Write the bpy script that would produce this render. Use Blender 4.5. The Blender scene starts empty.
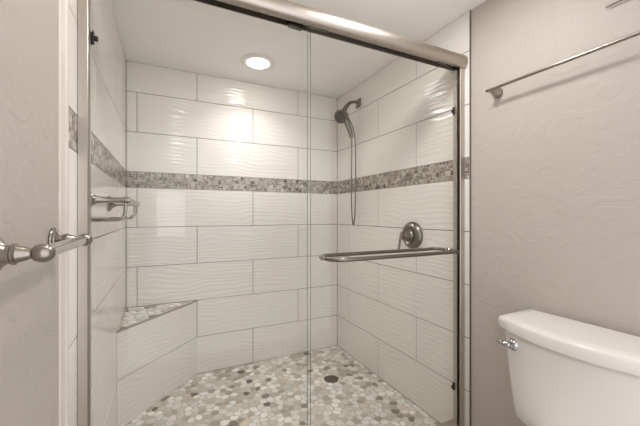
import bpy, bmesh, math, random
from mathutils import Vector, Matrix, noise
C = bpy.context.scene
COL = C.collection
PI = math.pi

# ------------------------------------------------------------------ camera, world, exposure
cam_data = bpy.data.cameras.new('camera')
cam_data.sensor_width = 36.0
cam_data.lens = 321.03 / 640 * 36
cam_data.shift_y = 1.3 / 640
cam_data.clip_start = 0.01
cam = bpy.data.objects.new('camera', cam_data)
COL.objects.link(cam)
cam.location = (0, 0, 1.298)
cam.rotation_euler = (PI / 2, 0, -math.radians(25.925))
C.camera = cam
world = bpy.data.worlds.new('world'); C.world = world
world.use_nodes = True
world.node_tree.nodes['Background'].inputs[0].default_value = (0.98, 0.99, 1.02, 1)
world.node_tree.nodes['Background'].inputs[1].default_value = 1.68
C.view_settings.view_transform = 'Standard'
C.view_settings.look = 'None'
C.view_settings.gamma = 1
C.view_settings.use_curve_mapping = False
C.view_settings.exposure = 0.07

WARM = (1.0, 0.995, 0.99)
def area(name, loc, rot, power, size, col=WARM, shape='DISK', sy=None):
    l = bpy.data.lights.new(name, 'AREA'); l.energy = power; l.color = col
    l.shape = shape; l.size = size
    if sy: l.size_y = sy
    o = bpy.data.objects.new(name, l); COL.objects.link(o)
    o.location = loc; o.rotation_euler = rot
    return o
ROOM_LAMP = (0.93, 1.00)
SECOND_LAMP = (0.16, 0.93)
SHOWER_LAMP = (0.637, 2.377)
area('room_lamp_light', (ROOM_LAMP[0], ROOM_LAMP[1], 2.412), (0, 0, 0), 6.5, 0.2)
area('second_room_lamp_light', (SECOND_LAMP[0], SECOND_LAMP[1], 2.412), (0, 0, 0), 1.6, 0.10)
sl_ = area('shower_lamp_light', (SHOWER_LAMP[0], SHOWER_LAMP[1], 2.412), (0, 0, 0), 4.0, 0.14)
sl_.data.spread = math.radians(130)
# bright window of the next room, straight behind the camera
area('far_window_light', (0.08, -1.7, 1.30), (PI / 2, 0, 0), 1.7, 0.32, (0.97, 0.98, 1.0), 'RECTANGLE', 0.55)

# ------------------------------------------------------------------ dimensions
XL, XR, YB, ZC = -0.254, 1.543, 2.784, 2.445
H = 0.30
ZM0, ZM1 = 1.5, 1.6195
TL, TR = 1.172, 1.254            # front ends of the tiling, left and right
YF = -0.35
DW = 0.010                       # drywall lies this far behind the tile face

# ------------------------------------------------------------------ materials
def new_mat(name):
    m = bpy.data.materials.new(name); m.use_nodes = True
    nt = m.node_tree; return m, nt, nt.nodes['Principled BSDF']
def lin(c):
    return tuple(((v / 255) / 12.92 if v / 255 <= .04045 else ((v / 255 + .055) / 1.055) ** 2.4) for v in c) + (1,)
def simple(name, rgb, rough=.5, metal=0.0, spec=.5):
    m, nt, b = new_mat(name)
    b.inputs['Base Color'].default_value = lin(rgb)
    b.inputs['Roughness'].default_value = rough
    b.inputs['Metallic'].default_value = metal
    b.inputs['Specular IOR Level'].default_value = spec
    return m
def N(nt, t, **kw):
    n = nt.nodes.new(t)
    for k, v in kw.items(): setattr(n, k, v)
    return n
def math_node(nt, op, a, b=None):
    n = N(nt, 'ShaderNodeMath', operation=op)
    for i, v in enumerate((a, b)):
        if v is None: continue
        if isinstance(v, (int, float)): n.inputs[i].default_value = v
        else: nt.links.new(v, n.inputs[i])
    return n.outputs[0]

def drywall(name, rgb):
    m, nt, b = new_mat(name)
    b.inputs['Base Color'].default_value = lin(rgb)
    b.inputs['Roughness'].default_value = .5
    b.inputs['Specular IOR Level'].default_value = .35
    geo = N(nt, 'ShaderNodeNewGeometry')
    n1 = N(nt, 'ShaderNodeTexNoise'); n1.inputs['Scale'].default_value = 8
    n1.inputs['Detail'].default_value = 3; n1.inputs['Distortion'].default_value = 1.6
    nt.links.new(geo.outputs['Position'], n1.inputs['Vector'])
    r1 = N(nt, 'ShaderNodeMapRange'); r1.interpolation_type = 'SMOOTHSTEP'
    r1.inputs[1].default_value = .50; r1.inputs[2].default_value = .56
    nt.links.new(n1.outputs[0], r1.inputs[0])
    n2 = N(nt, 'ShaderNodeTexNoise'); n2.inputs['Scale'].default_value = 40
    n2.inputs['Detail'].default_value = 4
    nt.links.new(geo.outputs['Position'], n2.inputs['Vector'])
    s = math_node(nt, 'ADD', math_node(nt, 'MULTIPLY', r1.outputs[0], .55), math_node(nt, 'MULTIPLY', n2.outputs[0], .45))
    bp = N(nt, 'ShaderNodeBump'); bp.inputs['Strength'].default_value = .36
    bp.inputs['Distance'].default_value = .004
    nt.links.new(s, bp.inputs['Height']); nt.links.new(bp.outputs[0], b.inputs['Normal'])
    return m

def wavy_tile(name, rgb, relief=.5):
    m, nt, b = new_mat(name)
    b.inputs['Base Color'].default_value = lin(rgb)
    b.inputs['Roughness'].default_value = .12
    b.inputs['Specular IOR Level'].default_value = .5
    geo = N(nt, 'ShaderNodeNewGeometry')
    sep = N(nt, 'ShaderNodeSeparateXYZ'); nt.links.new(geo.outputs['Position'], sep.inputs[0])
    u = math_node(nt, 'ADD', sep.outputs[0], sep.outputs[1])
    z = sep.outputs[2]
    cmb = N(nt, 'ShaderNodeCombineXYZ')
    nt.links.new(math_node(nt, 'MULTIPLY', u, 2.8), cmb.inputs[0])
    nt.links.new(math_node(nt, 'MULTIPLY', z, 5.0), cmb.inputs[2])
    n1 = N(nt, 'ShaderNodeTexNoise'); n1.inputs['Scale'].default_value = 1.0
    n1.inputs['Detail'].default_value = 1.0
    nt.links.new(cmb.outputs[0], n1.inputs['Vector'])
    ph = math_node(nt, 'ADD', math_node(nt, 'MULTIPLY', z, 2 * PI / .034), math_node(nt, 'MULTIPLY', n1.outputs[0], 22.0))
    s = math_node(nt, 'SINE', ph)
    # amplitude fades in and out along the tile
    n2 = N(nt, 'ShaderNodeTexNoise'); n2.inputs['Scale'].default_value = 1.7
    nt.links.new(cmb.outputs[0], n2.inputs['Vector'])
    amp = N(nt, 'ShaderNodeMapRange'); amp.inputs[1].default_value = .35; amp.inputs[2].default_value = .65
    amp.inputs[3].default_value = .35; amp.inputs[4].default_value = 1.0
    nt.links.new(n2.outputs[0], amp.inputs[0])
    h = math_node(nt, 'MULTIPLY', s, amp.outputs[0])
    bp = N(nt, 'ShaderNodeBump'); bp.inputs['Strength'].default_value = relief
    bp.inputs['Distance'].default_value = .0012
    nt.links.new(h, bp.inputs['Height']); nt.links.new(bp.outputs[0], b.inputs['Normal'])
    return m

def attr_mat(name, rough, spec=.5, mottling=0.0):
    m, nt, b = new_mat(name)
    a = N(nt, 'ShaderNodeVertexColor'); a.layer_name = 'tint'
    out = a.outputs[0]
    if mottling:
        geo = N(nt, 'ShaderNodeNewGeometry')
        n1 = N(nt, 'ShaderNodeTexNoise'); n1.inputs['Scale'].default_value = 60; n1.inputs['Detail'].default_value = 3
        nt.links.new(geo.outputs['Position'], n1.inputs['Vector'])
        mr = N(nt, 'ShaderNodeMapRange'); mr.inputs[1].default_value = .3; mr.inputs[2].default_value = .7
        mr.inputs[3].default_value = 1 - mottling; mr.inputs[4].default_value = 1 + mottling
        nt.links.new(n1.outputs[0], mr.inputs[0])
        vm = N(nt, 'ShaderNodeVectorMath', operation='SCALE')
        nt.links.new(out, vm.inputs[0]); nt.links.new(mr.outputs[0], vm.inputs['Scale'])
        out = vm.outputs[0]
    nt.links.new(out, b.inputs['Base Color'])
    b.inputs['Roughness'].default_value = rough
    b.inputs['Specular IOR Level'].default_value = spec
    return m

def metal(name, rgb, rough, aniso=0.0, brushed=False):
    m, nt, b = new_mat(name)
    b.inputs['Base Color'].default_value = lin(rgb)
    b.inputs['Metallic'].default_value = 1
    b.inputs['Roughness'].default_value = rough
    if brushed:
        geo = N(nt, 'ShaderNodeTexCoord')
        n1 = N(nt, 'ShaderNodeTexNoise'); n1.inputs['Scale'].default_value = 220
        mp = N(nt, 'ShaderNodeMapping'); mp.inputs['Scale'].default_value = (.03, 1, 1)
        nt.links.new(geo.outputs['Object'], mp.inputs[0]); nt.links.new(mp.outputs[0], n1.inputs['Vector'])
        mr = N(nt, 'ShaderNodeMapRange'); mr.inputs[3].default_value = rough - .06; mr.inputs[4].default_value = rough + .08
        nt.links.new(n1.outputs[0], mr.inputs[0]); nt.links.new(mr.outputs[0], b.inputs['Roughness'])
    return m

def glass_mat(name, tint):
    m = bpy.data.materials.new(name); m.use_nodes = True; nt = m.node_tree
    nt.nodes.remove(nt.nodes['Principled BSDF'])
    out = nt.nodes['Material Output']
    tr = N(nt, 'ShaderNodeBsdfTransparent'); tr.inputs[0].default_value = tint
    gl = N(nt, 'ShaderNodeBsdfGlossy'); gl.inputs['Roughness'].default_value = .0
    fr = N(nt, 'ShaderNodeFresnel'); fr.inputs[0].default_value = 1.45
    mx = N(nt, 'ShaderNodeMixShader')
    g = N(nt, 'ShaderNodeNewGeometry')      # only the entry face reflects: no false total reflection without refraction
    front = math_node(nt, 'SUBTRACT', 1.0, g.outputs['Backfacing'])
    nt.links.new(math_node(nt, 'MULTIPLY', fr.outputs[0], front), mx.inputs[0])
    nt.links.new(tr.outputs[0], mx.inputs[1])
    nt.links.new(gl.outputs[0], mx.inputs[2]); nt.links.new(mx.outputs[0], out.inputs[0])
    return m

def emit(name, rgb, strength):
    m = bpy.data.materials.new(name); m.use_nodes = True; nt = m.node_tree
    b = nt.nodes['Principled BSDF']
    b.inputs['Base Color'].default_value = (.8, .8, .8, 1)
    b.inputs['Emission Color'].default_value = lin(rgb)
    b.inputs['Emission Strength'].default_value = strength
    return m

M = dict(
    drywall=drywall('greige_drywall', (184, 175, 166)),
    ceiling=simple('ceiling_paint', (246, 244, 241), .7, 0, .2),
    tile=wavy_tile('wavy_ceramic', (228, 223, 216)),
    left_tile=wavy_tile('calm_wavy_ceramic', (228, 223, 216), .14),
    grout=simple('grout', (112, 101, 90), .85, 0, .2),
    pan_grout=simple('pebble_grout', (192, 186, 175), .8, 0, .2),
    mosaic=attr_mat('glass_mosaic', .2, .5),
    mosaic_grout=simple('mosaic_grout', (190, 185, 176), .8, 0, .2),
    pebble=attr_mat('pebble_stone', .35, .4, .10),
    nickel=metal('brushed_nickel', (158, 151, 142), .27),
    header=metal('satin_nickel_header', (190, 181, 171), .38),
    dark=simple('track_shadow_grey', (62, 57, 52), .5, .6),  # shade of the header channel and jamb gap, put into the colour
    shower_nickel=metal('shower_nickel', (132, 126, 118), .3),
    polished=metal('polished_nickel', (196, 188, 178), .13),
    chrome=metal('chrome', (190, 190, 192), .07),
    rubber=simple('black_rubber', (28, 27, 26), .5),
    glass=glass_mat('clear_glass', (.984, .987, .981, 1)),
    glass_edge=simple('glass_edge_green', (118, 126, 116), .15),
    porcelain=simple('porcelain', (226, 221, 215), .12),
    plastic=simple('white_plastic', (232, 230, 226), .35),
    trim=simple('edge_trim', (214, 205, 196), .35),
    spray_grey=simple('spray_grey', (88, 84, 79), .4, .3),
    drain=simple('drain_metal', (112, 104, 94), .4, .7),
    floor_tile=simple('beige_floor', (170, 160, 148), .4),
    lamp=emit('lamp_lens', (255, 250, 244), 34),
    white_paint=simple('white_paint', (230, 228, 222), .45),
)

# ------------------------------------------------------------------ helpers
OFF = {}
def link(name, me, mats, parent=None, smooth=True, angle=35):
    o = bpy.data.objects.new(name, me); COL.objects.link(o)
    for m in (mats if isinstance(mats, (list, tuple)) else [mats]): me.materials.append(m)
    if parent is not None:
        o.parent = parent; off = OFF.get(parent.name, Vector((0, 0, 0)))
        me.transform(Matrix.Translation(-off)); OFF[o.name] = off
        if parent.type == 'MESH': pass
    if smooth:
        me.shade_smooth()
        me.set_sharp_from_angle(angle=math.radians(angle))
    return o
def obj(name, bm, mats, parent=None, smooth=True, angle=35):
    bmesh.ops.recalc_face_normals(bm, faces=bm.faces[:])
    me = bpy.data.meshes.new(name); bm.to_mesh(me); bm.free()
    return link(name, me, mats, parent, smooth, angle)
def thing(name, label, cat, loc, group=None):
    o = bpy.data.objects.new(name, None); COL.objects.link(o)
    o.location = loc; o.empty_display_size = .05
    o['label'] = label; o['category'] = cat
    if group: o['group'] = group
    OFF[o.name] = Vector(loc)
    return o
def struct(name, bm, mats, parent=None, **kw):
    o = obj(name, bm, mats, parent, **kw)
    if parent is None: o['kind'] = 'structure'
    return o
def box(bm, a, b, bev=0, seg=2, mi=0):
    x0, y0, z0 = (min(a[i], b[i]) for i in range(3)); x1, y1, z1 = (max(a[i], b[i]) for i in range(3))
    vs = [bm.verts.new(p) for p in ((x0,y0,z0),(x1,y0,z0),(x1,y1,z0),(x0,y1,z0),(x0,y0,z1),(x1,y0,z1),(x1,y1,z1),(x0,y1,z1))]
    fs = [bm.faces.new([vs[i] for i in f]) for f in ((3,2,1,0),(4,5,6,7),(0,1,5,4),(1,2,6,5),(2,3,7,6),(3,0,4,7))]
    for f in fs: f.material_index = mi
    if bev:
        es = list({e for f in fs for e in f.edges})
        r = bmesh.ops.bevel(bm, geom=es, offset=bev, segments=seg, profile=.5, affect='EDGES')
        for f in r['faces']: f.material_index = mi
    return fs
def catmull(pts, n=8):
    pts = [Vector(p) for p in pts]
    if len(pts) < 3: return pts
    P = [2 * pts[0] - pts[1]] + pts + [2 * pts[-1] - pts[-2]]
    out = []
    for i in range(1, len(P) - 2):
        for k in range(n):
            t = k / n
            a, b, c, d = P[i-1], P[i], P[i+1], P[i+2]
            out.append(.5 * ((2*b) + (-a+c)*t + (2*a-5*b+4*c-d)*t*t + (-a+3*b-3*c+d)*t**3))
    out.append(pts[-1]); return out
def interp(rs, n):
    if not isinstance(rs, (list, tuple)): return [rs] * n
    out = []
    for i in range(n):
        t = i / (n - 1) * (len(rs) - 1); k = min(int(t), len(rs) - 2)
        out.append(rs[k] + (rs[k+1] - rs[k]) * (t - k))
    return out
def tube(bm, pts, rad, seg=14, smooth=0, closed=False, mi=0):
    pts = catmull(pts, smooth) if smooth else [Vector(p) for p in pts]
    n = len(pts); rad = interp(rad, n)
    d0 = (pts[1] - pts[0]).normalized()
    up = Vector((0, 0, 1)) if abs(d0.z) < .9 else Vector((1, 0, 0))
    nrm = d0.cross(up).normalized(); rings = []; pd = d0
    for i in range(n):
        if closed: d = (pts[(i+1) % n] - pts[i-1]).normalized()
        elif i == 0: d = d0
        elif i == n-1: d = (pts[-1] - pts[-2]).normalized()
        else: d = ((pts[i+1]-pts[i]).normalized() + (pts[i]-pts[i-1]).normalized()).normalized()
        q = pd.rotation_difference(d); nrm = (q @ nrm).normalized(); pd = d
        bi = d.cross(nrm).normalized()
        rings.append([bm.verts.new(pts[i] + rad[i] * (math.cos(2*PI*k/seg) * nrm + math.sin(2*PI*k/seg) * bi)) for k in range(seg)])
    for i in range(n if closed else n - 1):
        a, b = rings[i], rings[(i+1) % n]
        for k in range(seg):
            f = bm.faces.new((a[k], a[(k+1) % seg], b[(k+1) % seg], b[k])); f.material_index = mi
    if not closed:
        for r in (rings[0], rings[-1]):
            f = bm.faces.new(r); f.material_index = mi
def lathe(bm, origin, axis, prof, seg=32, mi=0):
    """prof: list of (distance along axis, radius)"""
    o = Vector(origin); ax = Vector(axis).normalized()
    up = Vector((0, 0, 1)) if abs(ax.z) < .9 else Vector((1, 0, 0))
    u = ax.cross(up).normalized(); v = ax.cross(u)
    rings = []
    for d, r in prof:
        if r < 1e-6: rings.append([bm.verts.new(o + ax * d)])
        else: rings.append([bm.verts.new(o + ax*d + r * (math.cos(2*PI*k/seg)*u + math.sin(2*PI*k/seg)*v)) for k in range(seg)])
    for a, b in zip(rings, rings[1:]):
        for k in range(seg):
            k2 = (k + 1) % seg
            if len(a) == 1 and len(b) == 1: break
            if len(a) == 1: f = bm.faces.new((a[0], b[k], b[k2]))
            elif len(b) == 1: f = bm.faces.new((a[k], a[k2], b[0]))
            else: f = bm.faces.new((a[k], a[k2], b[k2], b[k]))
            f.material_index = mi
    for r in (rings[0], rings[-1]):
        if len(r) > 1: bm.faces.new(r).material_index = mi
def prism(bm, poly, to3, a, b, mi=0):
    """extrude 2d polygon between parameters a and b"""
    A = [bm.verts.new(to3(p, a)) for p in poly]; B = [bm.verts.new(to3(p, b)) for p in poly]
    n = len(poly)
    for i in range(n): bm.faces.new((A[i], A[(i+1) % n], B[(i+1) % n], B[i])).material_index = mi
    bm.faces.new(A).material_index = mi; bm.faces.new(B).material_index = mi
def tint_faces(me, colors):
    ca = me.color_attributes.new('tint', 'FLOAT_COLOR', 'CORNER')
    for p in me.polygons:
        c = colors[p.index]
        for li in p.loop_indices: ca.data[li].color = c

# ------------------------------------------------------------------ room shell
bm = bmesh.new(); box(bm, (XL-.15, YF-.15, ZC), (XR+.15, YB+.15, ZC+.1))
struct('ceiling', bm, M['ceiling'])
bm = bmesh.new(); box(bm, (XL-.15, YF-.15, -.12), (XR+.15, YB+.15, -.012)); box(bm, (XL-DW, YF, -.012), (XR+DW, 1.22, 0))
floor = struct('floor', bm, M['floor_tile'])

def tiling(name, wall, A, B, lo, hi, ofs_a, ofs_b, parent):
    """running-bond tiles; A/B positions of joints; wall gives the plane"""
    L = .884
    bm = bmesh.new(); g = .0022
    rows = [(0, ofs_a), (1, ofs_b), (2, ofs_a), (3, ofs_b), (4, ofs_a)]
    zs = [(r*H, (r+1)*H, o) for r, o in rows] + [(ZM1, ZM1+H, ofs_b), (ZM1+H, ZM1+2*H, ofs_a), (ZM1+2*H, ZC, ofs_b)]
    for z0, z1, o in zs:
        k = math.floor((lo - o) / L)
        while o + k*L < hi:
            a, b = max(lo, o + k*L), min(hi, o + (k+1)*L); k += 1
            if b - a < .012: continue
            wall(bm, a+g, b-g, max(z0+g, .0), z1-g)
    return obj(name, bm, M['left_tile' if wall is left_tile else 'tile'], parent, smooth=False)
def back_tile(bm, a, b, z0, z1): box(bm, (a, YB, z0), (b, YB+.004, z1), .0009, 1)
def right_tile(bm, a, b, z0, z1): box(bm, (XR, a, z0), (XR+.004, b, z1), .0009, 1)
def left_tile(bm, a, b, z0, z1): box(bm, (XL-.004, a, z0), (XL, b, z1), .0009, 1)

MOS = [((160,149,137),3),((137,126,114),3),((180,171,160),3),((112,101,90),1.8),((196,188,178),1.6),((150,133,118),1.5),((168,160,150),2),((92,82,72),.7)]
def mosaic(name, lo, hi, fn, parent, seed):
    bm = bmesh.new(); fn(bm, lo, hi, ZM0+.001, ZM1-.001, .0012)
    obj(name.replace('band', 'grout'), bm, M['mosaic_grout'], parent, smooth=False)
    rnd = random.Random(seed); s = (ZM1 - ZM0 - .003) / 8; n = int((hi - lo) / s)
    used = set(); bm = bmesh.new(); cols = []
    for i in range(n):
        for j in range(8):
            if (i, j) in used: continue
            w = h = 1; q = rnd.random()
            if q < .22 and i < n-1 and j < 7 and not ({(i+1,j),(i,j+1),(i+1,j+1)} & used): w = h = 2
            for a in range(w):
                for b in range(h): used.add((i+a, j+b))
            c = rnd.choices([m[0] for m in MOS], [m[1] for m in MOS])[0]
            f = rnd.uniform(.9, 1.08); c = lin(tuple(min(255, v*f) for v in c))
            n0 = len(bm.faces)
            fn(bm, lo + i*s + .0012, lo + (i+w)*s - .0012, ZM0+.0015 + j*s + .0012, ZM0+.0015 + (j+h)*s - .0012, rnd.uniform(-.0002, .0002))
            cols += [c] * (len(bm.faces) - n0)
    return mos_finish(name, bm, cols, parent)
def mos_finish(name, bm, cols, parent):
    bmesh.ops.recalc_face_normals(bm, faces=bm.faces[:])
    me = bpy.data.meshes.new(name); bm.to_mesh(me); bm.free(); tint_faces(me, cols)
    return link(name, me, M['mosaic'], parent, smooth=False)

# back wall
bm = bmesh.new(); box(bm, (XL-.15, YB+.0022, -.012), (XR+.15, YB+.15, ZC))
wb = struct('wall_back', bm, M['grout'])
tiling('tiling', back_tile, 0, 0, XL, XR, -.183, .242, wb)
mosaic('mosaic_band', XL+.002, XR-.002, lambda bm, a, b, z0, z1, e: box(bm, (a, YB+e, z0), (b, YB+.004, z1)), wb, 3)
# right wall
bm = bmesh.new(); box(bm, (XR+.0022, TR, -.012), (XR+.15, YB+.0022, ZC))
wr = struct('wall_right', bm, M['grout'])
tiling('tiling', right_tile, 0, 0, TR, YB, 2.111, 1.679, wr)
mosaic('mosaic_band', TR+.002, YB-.002, lambda bm, a, b, z0, z1, e: box(bm, (XR+e, a, z0), (XR+.004, b, z1)), wr, 5)
bm = bmesh.new(); box(bm, (XR+DW, YF, -.012), (XR+.15, TR, ZC))
obj('painted_plaster', bm, M['drywall'], wr)
bm = bmesh.new(); box(bm, (XR+.0005, TR-.0035, 0), (XR+DW+.002, TR, ZC))
struct('trim_1', bm, M['grout'])  # tile edge in dark grout colour, standing in for the shadow band there
# left wall
bm = bmesh.new(); box(bm, (XL-.15, TL, -.012), (XL-.0022, YB+.0022, ZC))
wl = struct('wall_left', bm, M['grout'])
tiling('tiling', left_tile, 0, 0, TL, YB, 2.40, 1.59, wl)
mosaic('mosaic_band', TL+.002, YB-.002, lambda bm, a, b, z0, z1, e: box(bm, (XL-.004, a, z0), (XL-e, b, z1)), wl, 9)
bm = bmesh.new(); box(bm, (XL-.15, YF, -.012), (XL-DW, TL, ZC))
obj('painted_plaster', bm, M['drywall'], wl)
bm = bmesh.new()
prism(bm, [(XL-DW-.001, TL-.048), (XL-DW+.004, TL-.044), (XL-DW+.006, TL-.030), (XL-.003, TL-.014), (XL+.0015, TL-.010), (XL+.002, TL), (XL-DW-.001, TL)],
      lambda p, t: (p[0], p[1], t), 0, ZC)
struct('trim_2', bm, M['trim'])
# shower curb (below the frame)
bm = bmesh.new(); box(bm, (XL, TR, 0), (XR, 1.37, .07), .004)
struct('trim_3', bm, M['tile'])

# ------------------------------------------------------------------ pebbles
def clip(poly, px, py, nx, ny):
    out = []; n = len(poly)
    for i in range(n):
        a, b = poly[i], poly[(i+1) % n]
        da = (a[0]-px)*nx + (a[1]-py)*ny; db = (b[0]-px)*nx + (b[1]-py)*ny
        if da <= 0: out.append(a)
        if (da < 0 < db) or (db < 0 < da):
            t = da / (da - db); out.append((a[0] + (b[0]-a[0])*t, a[1] + (b[1]-a[1])*t))
    return out
PEB = [((230,226,218),6),((216,211,201),5),((200,196,185),5),((186,176,162),3),((168,159,144),2.4),((206,195,180),3),((136,129,117),1.1),((106,100,90),.5),((222,221,215),4)]
def pebbles(bm, region, z, dmin, seed, inset=.0022):
    """rounded stones of a voronoi layout inside a convex polygon region"""
    rnd = random.Random(seed)
    xs = [p[0] for p in region]; ys = [p[1] for p in region]
    area_ = (max(xs)-min(xs))*(max(ys)-min(ys)); cell = dmin
    # signed convex test
    def inside(p):
        s = None
        for i in range(len(region)):
            a, b = region[i], region[(i+1) % len(region)]
            c = (b[0]-a[0])*(p[1]-a[1]) - (b[1]-a[1])*(p[0]-a[0])
            if s is None: s = c > 0
            elif (c > 0) != s: return False
        return True
    G = {}; P = []
    for _ in range(int(area_ / dmin**2 * 14)):
        p = (rnd.uniform(min(xs)-.03, max(xs)+.03), rnd.uniform(min(ys)-.03, max(ys)+.03))
        gi, gj = int(p[0]//cell), int(p[1]//cell)
        r = dmin * rnd.choice((.72, .9, 1.0, 1.12))
        if all((p[0]-q[0])**2 + (p[1]-q[1])**2 > min(r, q[2])**2 for i in range(gi-2, gi+3) for j in range(gj-2, gj+3) for q in G.get((i, j), ())):
            G.setdefault((gi, gj), []).append((p[0], p[1], r)); P.append((p[0], p[1], r))
    cols = []
    for p in P:
        if not inside(p): continue
        R = dmin * 1.6
        poly = [(p[0]+R*math.cos(k*PI/5), p[1]+R*math.sin(k*PI/5)) for k in range(10)]
        gi, gj = int(p[0]//cell), int(p[1]//cell)
        for i in range(gi-4, gi+5):
            for j in range(gj-4, gj+5):
                for q in G.get((i, j), ()):
                    if q[0] == p[0] and q[1] == p[1]: continue
                    dx, dy = q[0]-p[0], q[1]-p[1]; d = math.hypot(dx, dy)
                    if d > 2*R: continue
                    f = .5 + .12 * (p[2] - q[2]) / dmin
                    poly = clip(poly, p[0]+dx*f - dx/d*inset, p[1]+dy*f - dy/d*inset, dx/d, dy/d)
                    if not poly: break
        n = len(region)
        cx, cy = sum(xs)/n, sum(ys)/n
        for i in range(n):
            a, b = region[i], region[(i+1) % n]; ex, ey = b[0]-a[0], b[1]-a[1]; l = math.hypot(ex, ey)
            nx, ny = ey/l, -ex/l
            if (cx-a[0])*nx + (cy-a[1])*ny > 0: nx, ny = -nx, -ny
            poly = clip(poly, a[0]-nx*.002, a[1]-ny*.002, nx, ny) if poly else poly
        if len(poly) < 3: continue
        ar = abs(sum(poly[i][0]*poly[(i+1)%len(poly)][1]-poly[(i+1)%len(poly)][0]*poly[i][1] for i in range(len(poly))))/2
        if ar < .00008: continue
        for _ in range(2):     # corner cutting rounds the stone
            q = []
            for i in range(len(poly)):
                a, b = poly[i], poly[(i+1) % len(poly)]
                q += [(a[0]*.72+b[0]*.28, a[1]*.72+b[1]*.28), (a[0]*.28+b[0]*.72, a[1]*.28+b[1]*.72)]
            poly = q
        mx = sum(v[0] for v in poly)/len(poly); my = sum(v[1] for v in poly)/len(poly)
        c = rnd.choices([m[0] for m in PEB], [m[1] for m in PEB])[0]
        f = rnd.uniform(.94, 1.05); c = lin(tuple(min(255, v*f) for v in c))
        rings = []
        for sc, dz in ((1, -.004), (1, .0008), (.93, .0020), (.8, .0025)):
            rings.append([bm.verts.new((mx+(v[0]-mx)*sc, my+(v[1]-my)*sc, z+dz)) for v in poly])
        m = len(poly)
        for a, b in zip(rings, rings[1:]):
            for k in range(m): bm.faces.new((a[k], a[(k+1) % m], b[(k+1) % m], b[k])); cols.append(c)
        bm.faces.new(rings[-1]); cols.append(c)
    return cols
bm = bmesh.new()
cols = pebbles(bm, [(XL, 1.37), (XR, 1.37), (XR, YB), (XL, YB)], 0, .047, 11)
me = bpy.data.meshes.new('pebble_floor'); 
bmesh.ops.recalc_face_normals(bm, faces=bm.faces[:]); bm.to_mesh(me); bm.free(); tint_faces(me, cols)
link('pebble_floor', me, M['pebble'], floor)
bm = bmesh.new(); box(bm, (XL, 1.37, -.012), (XR, YB+.002, .0)); obj('shower_pan', bm, M['pan_grout'], floor)

# ------------------------------------------------------------------ corner bench
BH = .597
bench = thing('corner_bench', 'tiled triangular corner bench topped with pebble mosaic', 'bench', (-.254, 2.784, 0))
bA, bB, bC = (XL, 2.256), (.242, YB), (XL, YB)
bm = bmesh.new(); prism(bm, [(XL, 2.262), (.237, YB), (XL, YB)], lambda p, t: (p[0], p[1], t), 0, BH-.012)
obj('core', bm, M['grout'], bench, smooth=False)
dv = Vector((bB[0]-bA[0], bB[1]-bA[1], 0)).normalized(); nv = Vector((dv.y, -dv.x, 0))
bm = bmesh.new()
Lb = math.hypot(bB[0]-bA[0], bB[1]-bA[1])
for z0, z1 in ((.002, .298), (.302, BH-.010)):
    p0 = Vector((*bA, 0)) + dv*.003; p1 = Vector((*bA, 0)) + dv*(Lb-.003); q = -nv*.004
    prism(bm, [p0, p1, p1+q, p0+q], lambda p, t: (p.x, p.y, t), z0, z1)
obj('front_tiles', bm, M['tile'], bench, smooth=False)
bm = bmesh.new()
p0 = Vector((*bA, 0)) + dv*.002 + nv*.001; p1 = Vector((*bB, 0)) - dv*.002 + nv*.001; q = -nv*.012
prism(bm, [p0, p1, p1+q, p0+q], lambda p, t: (p.x, p.y, t), BH-.009, BH+.0015)
obj('edge_strip', bm, simple('bench_edge', (150, 143, 134), .4), bench, smooth=False)
bm = bmesh.new(); prism(bm, [(XL, 2.275), (.225, YB), (XL, YB)], lambda p, t: (p[0], p[1], t), BH-.012, BH)
seat = obj('seat', bm, M['pan_grout'], bench, smooth=False)
bm = bmesh.new()
cols = pebbles(bm, [(XL, 2.272), (.226, YB), (XL, YB)], BH, .044, 21)
me = bpy.data.meshes.new('seat_pebbles'); bmesh.ops.recalc_face_normals(bm, faces=bm.faces[:]); bm.to_mesh(me); bm.free(); tint_faces(me, cols)
link('seat_pebbles', me, M['pebble'], seat)

# ------------------------------------------------------------------ shower enclosure frame
fr = thing('shower_door_frame', 'brushed nickel frame with rounded header rail around the shower opening', 'shower frame', (XL, 1.30, .07))
e = .0012
prof = [(1.283, 2.130), (1.271, 2.136), (1.263, 2.150), (1.261, 2.167), (1.264, 2.184), (1.274, 2.198), (1.289, 2.204), (1.345, 2.204), (1.370, 2.199),
        (1.374, 2.188), (1.374, 2.150), (1.369, 2.150), (1.369, 2.176), (1.326, 2.176), (1.326, 2.148), (1.320, 2.148), (1.320, 2.176), (1.290, 2.176), (1.290, 2.130)]
bm = bmesh.new(); prism(bm, prof, lambda p, t: (t, p[0], p[1]), XL+e, XR-e-.004)
hd = obj('header_rail', bm, M['header'], fr, angle=40)
bm = bmesh.new()
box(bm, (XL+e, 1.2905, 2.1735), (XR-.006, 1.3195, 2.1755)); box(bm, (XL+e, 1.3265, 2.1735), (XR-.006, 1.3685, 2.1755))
obj('roller_track', bm, M['dark'], hd, smooth=False)  # track sheets coloured with the shade inside the open channel
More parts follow.
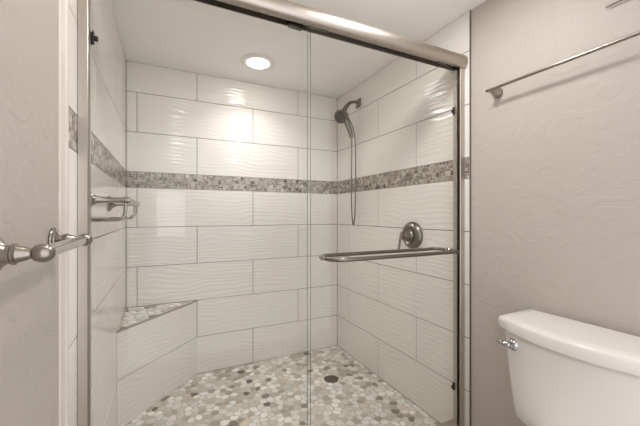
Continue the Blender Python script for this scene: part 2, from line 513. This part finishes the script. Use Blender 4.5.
# end cap of the header on the right wall
bm = bmesh.new(); prism(bm, [(y + (.0015 if y < 1.3 else -.0015), z) for y, z in prof[:10]] + [(1.372, 2.135)], lambda p, t: (t, p[0], p[1]), XR-.005, XR-e)
obj('end_cap', bm, M['nickel'], hd)
def jamb(s):
    w = XL if s > 0 else XR
    d = lambda x: w + s*x
    f = .027 if s > 0 else .031
    pr = [(d(e), 1.286), (d(f), 1.286), (d(f+.002), 1.288), (d(f+.002), 1.293), (d(.012), 1.293), (d(.012), 1.311), (d(f+.002), 1.311), (d(f+.002), 1.337), (d(f), 1.338), (d(e), 1.338)]
    bm = bmesh.new(); prism(bm, pr, lambda p, t: (p[0], p[1], t), .092, 2.129)
    j = obj('jamb', bm, M['header'], fr, smooth=False)
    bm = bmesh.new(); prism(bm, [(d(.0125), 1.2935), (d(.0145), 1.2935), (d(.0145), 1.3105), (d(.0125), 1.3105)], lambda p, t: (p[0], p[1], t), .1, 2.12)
    obj('shaded_seal_strip', bm, M['dark'], j, smooth=False)  # strip at the slot floor, its colour holds the gap's shade
    return j
jl = jamb(1); jr = jamb(-1)
bm = bmesh.new(); prism(bm, [(1.275, .0712), (1.368, .0712), (1.368, .085), (1.350, .092), (1.290, .092), (1.275, .084)], lambda p, t: (t, p[0], p[1]), XL+e, XR-e)
obj('bottom_track', bm, M['header'], fr)
def bumper(s, z, j):
    w = XL if s > 0 else XR
    bm = bmesh.new()
    a, b = sorted((w + s*.010, w + s*.034)); box(bm, (a, 1.3385, z-.022), (b, 1.3405, z+.022))
    a, b = sorted((w + s*.0335, w + s*.038)); box(bm, (a, 1.326, z-.022), (b, 1.3405, z+.022), .001)
    a, b = sorted((w + s*.038, w + s*.050)); box(bm, (a, 1.328, z-.010), (b, 1.3385, z+.006), .002)
    obj('bumper', bm, M['rubber'], j)
bumper(1, 1.905, jl); bumper(-1, 1.895, jr); bumper(-1, .303, jr)

# ------------------------------------------------------------------ sliding glass panels
def pane(parent, x0, x1, y, z0=.098, z1=2.150, t=.006):
    bm = bmesh.new(); box(bm, (x0, y-t/2, z0), (x1, y+t/2, z1)); p = obj('glass_pane', bm, M['glass'], parent, smooth=False)
    return p
def edge_strip(p, x, y, s):
    bm = bmesh.new(); box(bm, (x-.0006 if s < 0 else x, y-.0031, .098), (x if s < 0 else x+.0006, y+.0031, 2.150))
    obj('polished_edge', bm, M['glass_edge'], p, smooth=False)
def hanger(parent, x0, x1, y):
    bm = bmesh.new(); box(bm, (x0, y-.008, 2.132), (x1, y-.0032, 2.168), .001); box(bm, (x0, y+.0032, 2.132), (x1, y+.008, 2.168), .001)
    h = obj('hanger', bm, M['nickel'], parent)
sd = thing('sliding_shower_door', 'clear glass shower door panel with a long looped towel bar', 'shower door', (1.03, 1.29, .098))
pr_ = pane(sd, .571, 1.520, 1.302); edge_strip(pr_, .571, 1.302, -1)
for a in ((.585, .675), (1.36, 1.45)): hanger(sd, *a, 1.304)
sl = thing('sliding_shower_door', 'clear glass shower door panel without a bar, left of the barred one', 'shower door', (.19, 1.347, .098))
pl_ = pane(sl, -.245, .606, 1.347); edge_strip(pl_, .606, 1.347, 1)
for a in ((-.17, -.09), (.50, .565)): hanger(sl, *a, 1.347)
# loop towel bar through the glass
zb = 1.098; x0, x1, ya, yb, r = .652, 1.437, 1.217, 1.387, .072
pts = []
for cx, cy, a0 in ((x0+r, ya+r, PI), (x1-r*.5, ya+r, 1.5*PI), (x1-r*.5, yb-r, 0), (x0+r, yb-r, .5*PI)):
    rr = r if cx < 1 else r*.5
    for k in range(9):
        a = a0 + k*PI/16
        pts.append((cx + rr*math.cos(a), cy + r*math.sin(a), zb))
bm = bmesh.new(); tube(bm, pts, .0095, 16, closed=True)
tb = obj('towel_loop', bm, M['shower_nickel'], sd)
bm = bmesh.new()
for x in (x0, x1): lathe(bm, (x, 1.287, zb), (0, 1, 0), [(0, .0), (0, .0125), (.010, .0135), (.0118, .0135)], 24); lathe(bm, (x, 1.317, zb), (0, -1, 0), [(0, .0), (0, .0125), (.010, .0135), (.0118, .0135)], 24)
obj('collar', bm, M['polished'], tb)

# ------------------------------------------------------------------ ceiling lamps
def can(label, x, y):
    t = thing('ceiling_lamp', label, 'ceiling light', (x, y, ZC), None)
    bm = bmesh.new(); lathe(bm, (x, y, ZC), (0, 0, -1), [(.001, .078), (.001, .126), (.004, .127), (.008, .121), (.012, .100), (.012, .082), (.006, .078)], 48)
    obj('trim_ring', bm, M['plastic'], t)
    bm = bmesh.new(); lathe(bm, (x, y, ZC), (0, 0, -1), [(.002, .0), (.002, .076), (.010, .075), (.020, .066), (.026, .045), (.028, 0)], 48)
    obj('lens', bm, M['lamp'], t)
can('round white recessed light glowing in the ceiling inside the shower', *SHOWER_LAMP)
can('round white recessed light in the bathroom ceiling outside the shower, nearer the toilet', *ROOM_LAMP)
can('round white recessed light in the bathroom ceiling near the short towel bar', *SECOND_LAMP)

# ------------------------------------------------------------------ towel bars
BELL = [(0, .030), (.003, .031), (.006, .0295), (.010, .022), (.016, .0155), (.026, .0115), (.040, .0095), (.055, .0090)]
# left wall bar with ball finials
WLX = XL - DW
tbar = thing('towel_bar', 'short nickel towel bar with ball finials on the left painted wall', 'towel bar', (WLX, .73, 1.229))
bm = bmesh.new()
tube(bm, [(-.195, .742, 1.229), (-.195, 1.055, 1.229)], .0125, 20)
obj('bar', bm, M['polished'], tbar)
def fancy_post(y, end):
    bm = bmesh.new()
    lathe(bm, (WLX, y, 1.229), (1, 0, 0), [(.0012, .034), (.004, .035), (.007, .034), (.009, .029), (.012, .0285), (.016, .022), (.022, .0165), (.028, .0165), (.030, .0185), (.034, .0185), (.036, .0155), (.047, .012), (.053, .0095), (.056, .0095)], 32)
    p = obj('post', bm, M['nickel'], tbar)
    bm = bmesh.new()
    lathe(bm, (WLX+.050, y, 1.229), (1, 0, 0), [(.004, .0), (.005, .0085), (.009, .0135), (.015, .0162), (.021, .0168), (.028, .0155), (.034, .0118), (.038, .006), (.0385, 0)], 32)
    obj('finial', bm, M['nickel'], p)
fancy_post(.729, 0); fancy_post(1.062, 1)
# right wall bar
WRX = XR + DW
rb = thing('towel_bar', 'thin dark nickel towel bar high on the right wall above the toilet', 'towel bar', (WRX, .75, 1.92))
bm = bmesh.new(); tube(bm, [(1.487, .33, 1.929), (1.487, 1.108, 1.929)], .0072, 14); obj('bar', bm, M['nickel'], rb)
for y in (1.088, .35):
    bm = bmesh.new()
    lathe(bm, (WRX, y, 1.924), (-1, 0, 0), [(.0012, .026), (.010, .0265), (.016, .024), (.034, .016), (.054, .0095), (.070, .0075), (.074, .005), (.075, 0)], 28)
    obj('post', bm, M['nickel'], rb)
rl = thing('wall_rail', 'thin metal rail end at the top right corner above the towel bar', 'rail', (WRX, .45, 2.10))
bm = bmesh.new(); tube(bm, [(WRX-.012, .25, 2.100), (WRX-.012, .635, 2.100)], .0032, 10); obj('rod', bm, M['nickel'], rl)
bm = bmesh.new()
bm.free()
for y in (.34, .52):
    bm = bmesh.new(); tube(bm, [(WRX-.0012, y, 2.100), (WRX-.0095, y, 2.100)], .003, 10); obj('bracket', bm, M['nickel'], rl)

# ------------------------------------------------------------------ rack on the left shower wall
rk = thing('shower_rack', 'nickel wire rack with two bell posts on the left shower wall', 'shower rack', (XL, 1.7, 1.27))
X0, Y0, Y1, zt, zl = -.133, 1.43, 1.95, 1.352, 1.277
for y in (Y0, Y1):
    bm = bmesh.new()
    lathe(bm, (XL, y, zt), (1, 0, 0), [(.0012, .038), (.006, .039), (.010, .034), (.018, .022), (.030, .014), (.050, .0105), (.085, .010), (.118, .0105), (.130, .012), (.137, .0105), (.140, 0)], 28)
    obj('post', bm, M['nickel'], rk)
bm = bmesh.new(); tube(bm, [(X0, Y0, zt), (X0, Y1+.02, zt)], .0145, 16); obj('top_bar', bm, M['nickel'], rk)
bm = bmesh.new()
for y in (Y0+.02, Y1-.02):
    tube(bm, [(X0-.002, y, zt-.006), (X0-.002, y, zl+.028), (X0-.010, y, zl+.010), (X0-.028, y, zl), (XL+.02, y, zl), (XL+.006, y, zl)], .0066, 10, smooth=5)
tube(bm, [(X0-.028, Y0+.02, zl), (X0-.028, Y1-.02, zl)], .0048, 10)
tube(bm, [(XL+.008, Y0+.02, zl), (XL+.008, Y1-.02, zl)], .0048, 10)
tube(bm, [(X0-.002, Y1-.10, zt-.006), (X0-.002, Y1-.10, zl+.020), (X0-.028, Y1-.10, zl)], .003, 8)
obj('wire_loop', bm, M['nickel'], rk)

# ------------------------------------------------------------------ shower head
SY = 2.39
sh = thing('hand_shower', 'brushed nickel hand shower with round spray head and hanging hose', 'shower head', (XR, SY, 2.27))
bm = bmesh.new()
box(bm, (XR-.013, SY-.036, 2.236), (XR-.0012, SY+.036, 2.312), .006, 3)
lathe(bm, (XR-.011, SY, 2.275), (-1, 0, 0), [(0, .022), (.006, .020), (.010, .013)], 24)
obj('wall_flange', bm, M['shower_nickel'], sh)
bm = bmesh.new()
tube(bm, [(XR-.012, SY, 2.275), (XR-.055, SY, 2.278), (XR-.095, SY, 2.262), (XR-.130, SY, 2.225), (XR-.160, SY, 2.178)], [.0125, .0125, .014, .018, .022], 16, smooth=6)
obj('arm', bm, M['shower_nickel'], sh)
hc = Vector((1.352, SY-.012, 2.128)); ax = Vector((-.70, -.52, -.50)).normalized()
bm = bmesh.new()
lathe(bm, hc - ax*.045, ax, [(0, 0), (.002, .020), (.010, .035), (.022, .047), (.036, .056), (.048, .059), (.055, .056), (.057, .048), (.053, .046), (.053, 0)], 36)
head = obj('spray_head', bm, M['shower_nickel'], sh)
bm = bmesh.new()
lathe(bm, hc, ax, [(.0085, 0), (.0085, .042), (.0115, .043), (.0115, .037), (.009, .035), (.009, .024), (.0115, .022), (.0115, 0)], 32)
u = ax.cross(Vector((0, 0, 1))).normalized(); v = ax.cross(u)
for rr, n in ((.029, 14), (.012, 7)):
    for k in range(n):
        a = 2*PI*k/n; lathe(bm, hc + ax*.0078 + rr*(math.cos(a)*u + math.sin(a)*v), ax, [(0, .0026), (.003, .0018), (.003, 0)], 6)
obj('spray_face', bm, M['spray_grey'], head)
bm = bmesh.new()
tube(bm, [(1.375, SY-.004, 2.165), (1.405, SY, 2.115), (1.435, SY, 2.055), (1.455, SY, 2.005), (1.466, SY, 1.960)], [.030, .026, .022, .019, .014], 16, smooth=5)
obj('handle', bm, M['shower_nickel'], sh)
bm = bmesh.new()
tube(bm, [(1.392, SY-.002, 2.180), (1.41, SY, 2.150), (1.405, SY, 2.12)], [.018, .022, .018], 14, smooth=4)
obj('holder', bm, M['shower_nickel'], sh)
bm = bmesh.new()
tube(bm, [(1.466, SY, 1.962), (1.468, SY, 1.85), (1.466, SY, 1.6), (1.468, SY, 1.35), (1.476, SY, 1.25), (1.485, SY, 1.207), (1.496, SY, 1.25), (1.503, SY, 1.35), (1.508, SY, 1.6), (1.506, SY, 1.9), (1.482, SY, 2.05), (1.43, SY+.01, 2.15), (1.408, SY+.008, 2.165)], 0.0062, 12, smooth=6)
obj('hose', bm, M['shower_nickel'], sh)

# ------------------------------------------------------------------ valve
vy, vz = 1.709, 1.154
va = thing('shower_valve', 'round nickel shower valve with lever on the right tiled wall', 'valve', (XR, vy, vz))
bm = bmesh.new()
lathe(bm, (XR, vy, vz), (-1, 0, 0), [(.0012, .094), (.010, .094), (.018, .090), (.030, .079), (.037, .068), (.038, .060), (.033, .055), (.028, .048), (.026, 0)], 48)
obj('escutcheon', bm, M['shower_nickel'], va)
bm = bmesh.new()
lathe(bm, (XR-.020, vy, vz), (-1, 0, 0), [(0.004, .044), (.016, .042), (.024, .034), (.032, .031), (.064, .030), (.074, .026), (.079, .016), (.080, 0)], 36)
obj('hub', bm, M['shower_nickel'], va)
bm = bmesh.new()
tube(bm, [(XR-.086, vy, vz+.008), (XR-.100, vy+.002, vz-.004), (XR-.110, vy+.003, vz-.030), (XR-.114, vy+.004, vz-.062), (XR-.119, vy+.004, vz-.092)], [.012, .011, .008, .0075, .0085], 14, smooth=5)
obj('lever', bm, M['shower_nickel'], va)

# ------------------------------------------------------------------ drain
dx, dy = 1.184, 2.233
dr = thing('floor_drain', 'round dark metal drain set in the pebble shower floor', 'drain', (dx, dy, .0))
bm = bmesh.new(); lathe(bm, (dx, dy, .001), (0, 0, 1), [(0, .058), (.003, .058), (.0045, .055), (.0045, .050), (.003, .049)], 40); obj('ring', bm, M['drain'], dr)
bm = bmesh.new(); lathe(bm, (dx, dy, .001), (0, 0, 1), [(0, .049), (.0025, .049), (.0025, 0)], 40)
gr = obj('grate', bm, M['drain'], dr)
bm = bmesh.new()
for rr, n in ((.012, 6), (.024, 12), (.036, 18)):
    for k in range(n):
        a = 2*PI*k/n; lathe(bm, (dx+rr*math.cos(a), dy+rr*math.sin(a), .0035), (0, 0, 1), [(0, .0032), (.0003, .0032)], 8)
obj('holes', bm, M['rubber'], gr)

# ------------------------------------------------------------------ toilet
TY, BX = .655, 1.535           # centre line (Y) and back plane (X)
to = thing('toilet', 'white porcelain toilet whose tank stands against the right wall', 'toilet', (1.3, TY, 0))
def tank_ring(xf, bow, hw, z, xb=BX, rc=.022, nf=22):
    """closed ring, front bowed towards -X; hw half width in Y"""
    pts = [(xb, TY+hw)]
    for k in range(nf+1):
        u_ = 1 - 2*k/nf
        x = xf - bow*(1-abs(u_)**2.2)
        pts.append((x, TY + hw*u_))
    pts.append((xb, TY-hw))
    # round the two front corners
    return [(p[0], p[1], z) for p in pts]
def loft(bm, rings, cap=True):
    R = [[bm.verts.new(p) for p in r] for r in rings]; n = len(R[0])
    for a, b in zip(R, R[1:]):
        for k in range(n): bm.faces.new((a[k], a[(k+1) % n], b[(k+1) % n], b[k]))
    if cap: bm.faces.new(R[0]); bm.faces.new(R[-1])
def bev(o, w, seg=3, ang=30):
    m = o.modifiers.new('bevel', 'BEVEL'); m.width = w; m.segments = seg; m.limit_method = 'ANGLE'; m.angle_limit = math.radians(ang)
    return o
bm = bmesh.new()
loft(bm, [tank_ring(1.378, .045, .211, .410), tank_ring(1.364, .052, .226, .430), tank_ring(1.352, .055, .230, .50), tank_ring(1.338, .057, .242, .66), tank_ring(1.328, .058, .249, .802)])
tank = bev(obj('tank', bm, M['porcelain'], to, angle=50), .014)
bm = bmesh.new()
loft(bm, [tank_ring(1.322, .058, .251, .8025, BX), tank_ring(1.312, .062, .262, .812, BX), tank_ring(1.309, .062, .264, .846, BX), tank_ring(1.313, .062, .260, .857, BX-.003), tank_ring(1.322, .062, .252, .861, BX-.008), tank_ring(1.36, .06, .22, .862, BX-.03)])
bev(obj('tank_lid', bm, M['porcelain'], to, angle=50), .004)
hy, hz = .848, .757
bm = bmesh.new()
lathe(bm, (1.309, hy, hz), (-1, 0, 0), [(0, .025), (.005, .025), (.011, .021), (.016, .014), (.026, .013), (.031, .010), (.032, 0)], 28)
hn = obj('flush_handle', bm, M['chrome'], to); hn['label'] = 'chrome flush lever'
bm = bmesh.new()
tube(bm, [(1.292, hy-.002, hz+.001), (1.280, hy+.010, hz+.002), (1.272, hy+.030, hz+.004), (1.270, hy+.048, hz+.006)], [.011, .0105, .0085, .0065], 12, smooth=5)
obj('lever', bm, M['chrome'], hn)
# bowl, seat and foot
def oval(cx, a, b, z, n=36, egg=.0):
    return [(cx + a*math.cos(2*PI*k/n) , TY + b*math.sin(2*PI*k/n)*(1 + egg*math.cos(2*PI*k/n)), z) for k in range(n)]
bm = bmesh.new()
loft(bm, [oval(1.20, .27, .115, 0), oval(1.20, .265, .110, .02), oval(1.18, .235, .095, .12), oval(1.13, .245, .125, .25), oval(1.11, .285, .175, .34), oval(1.10, .295, .185, .385), oval(1.10, .290, .182, .395)])
obj('bowl', bm, M['porcelain'], to, angle=60)
bm = bmesh.new(); box(bm, (1.33, TY-.13, .33), (1.53, TY+.13, .399), .02, 3); obj('tank_shelf', bm, M['porcelain'], to)
bm = bmesh.new()
loft(bm, [oval(1.09, .25, .183, .396), oval(1.09, .255, .187, .402), oval(1.09, .255, .187, .414), oval(1.09, .248, .180, .420)])
obj('seat', bm, M['plastic'], to, angle=60)
bm = bmesh.new()
loft(bm, [oval(1.09, .245, .178, .421), oval(1.09, .250, .183, .426), oval(1.09, .248, .181, .440), oval(1.09, .22, .155, .447)])
obj('seat_cover', bm, M['plastic'], to, angle=60)
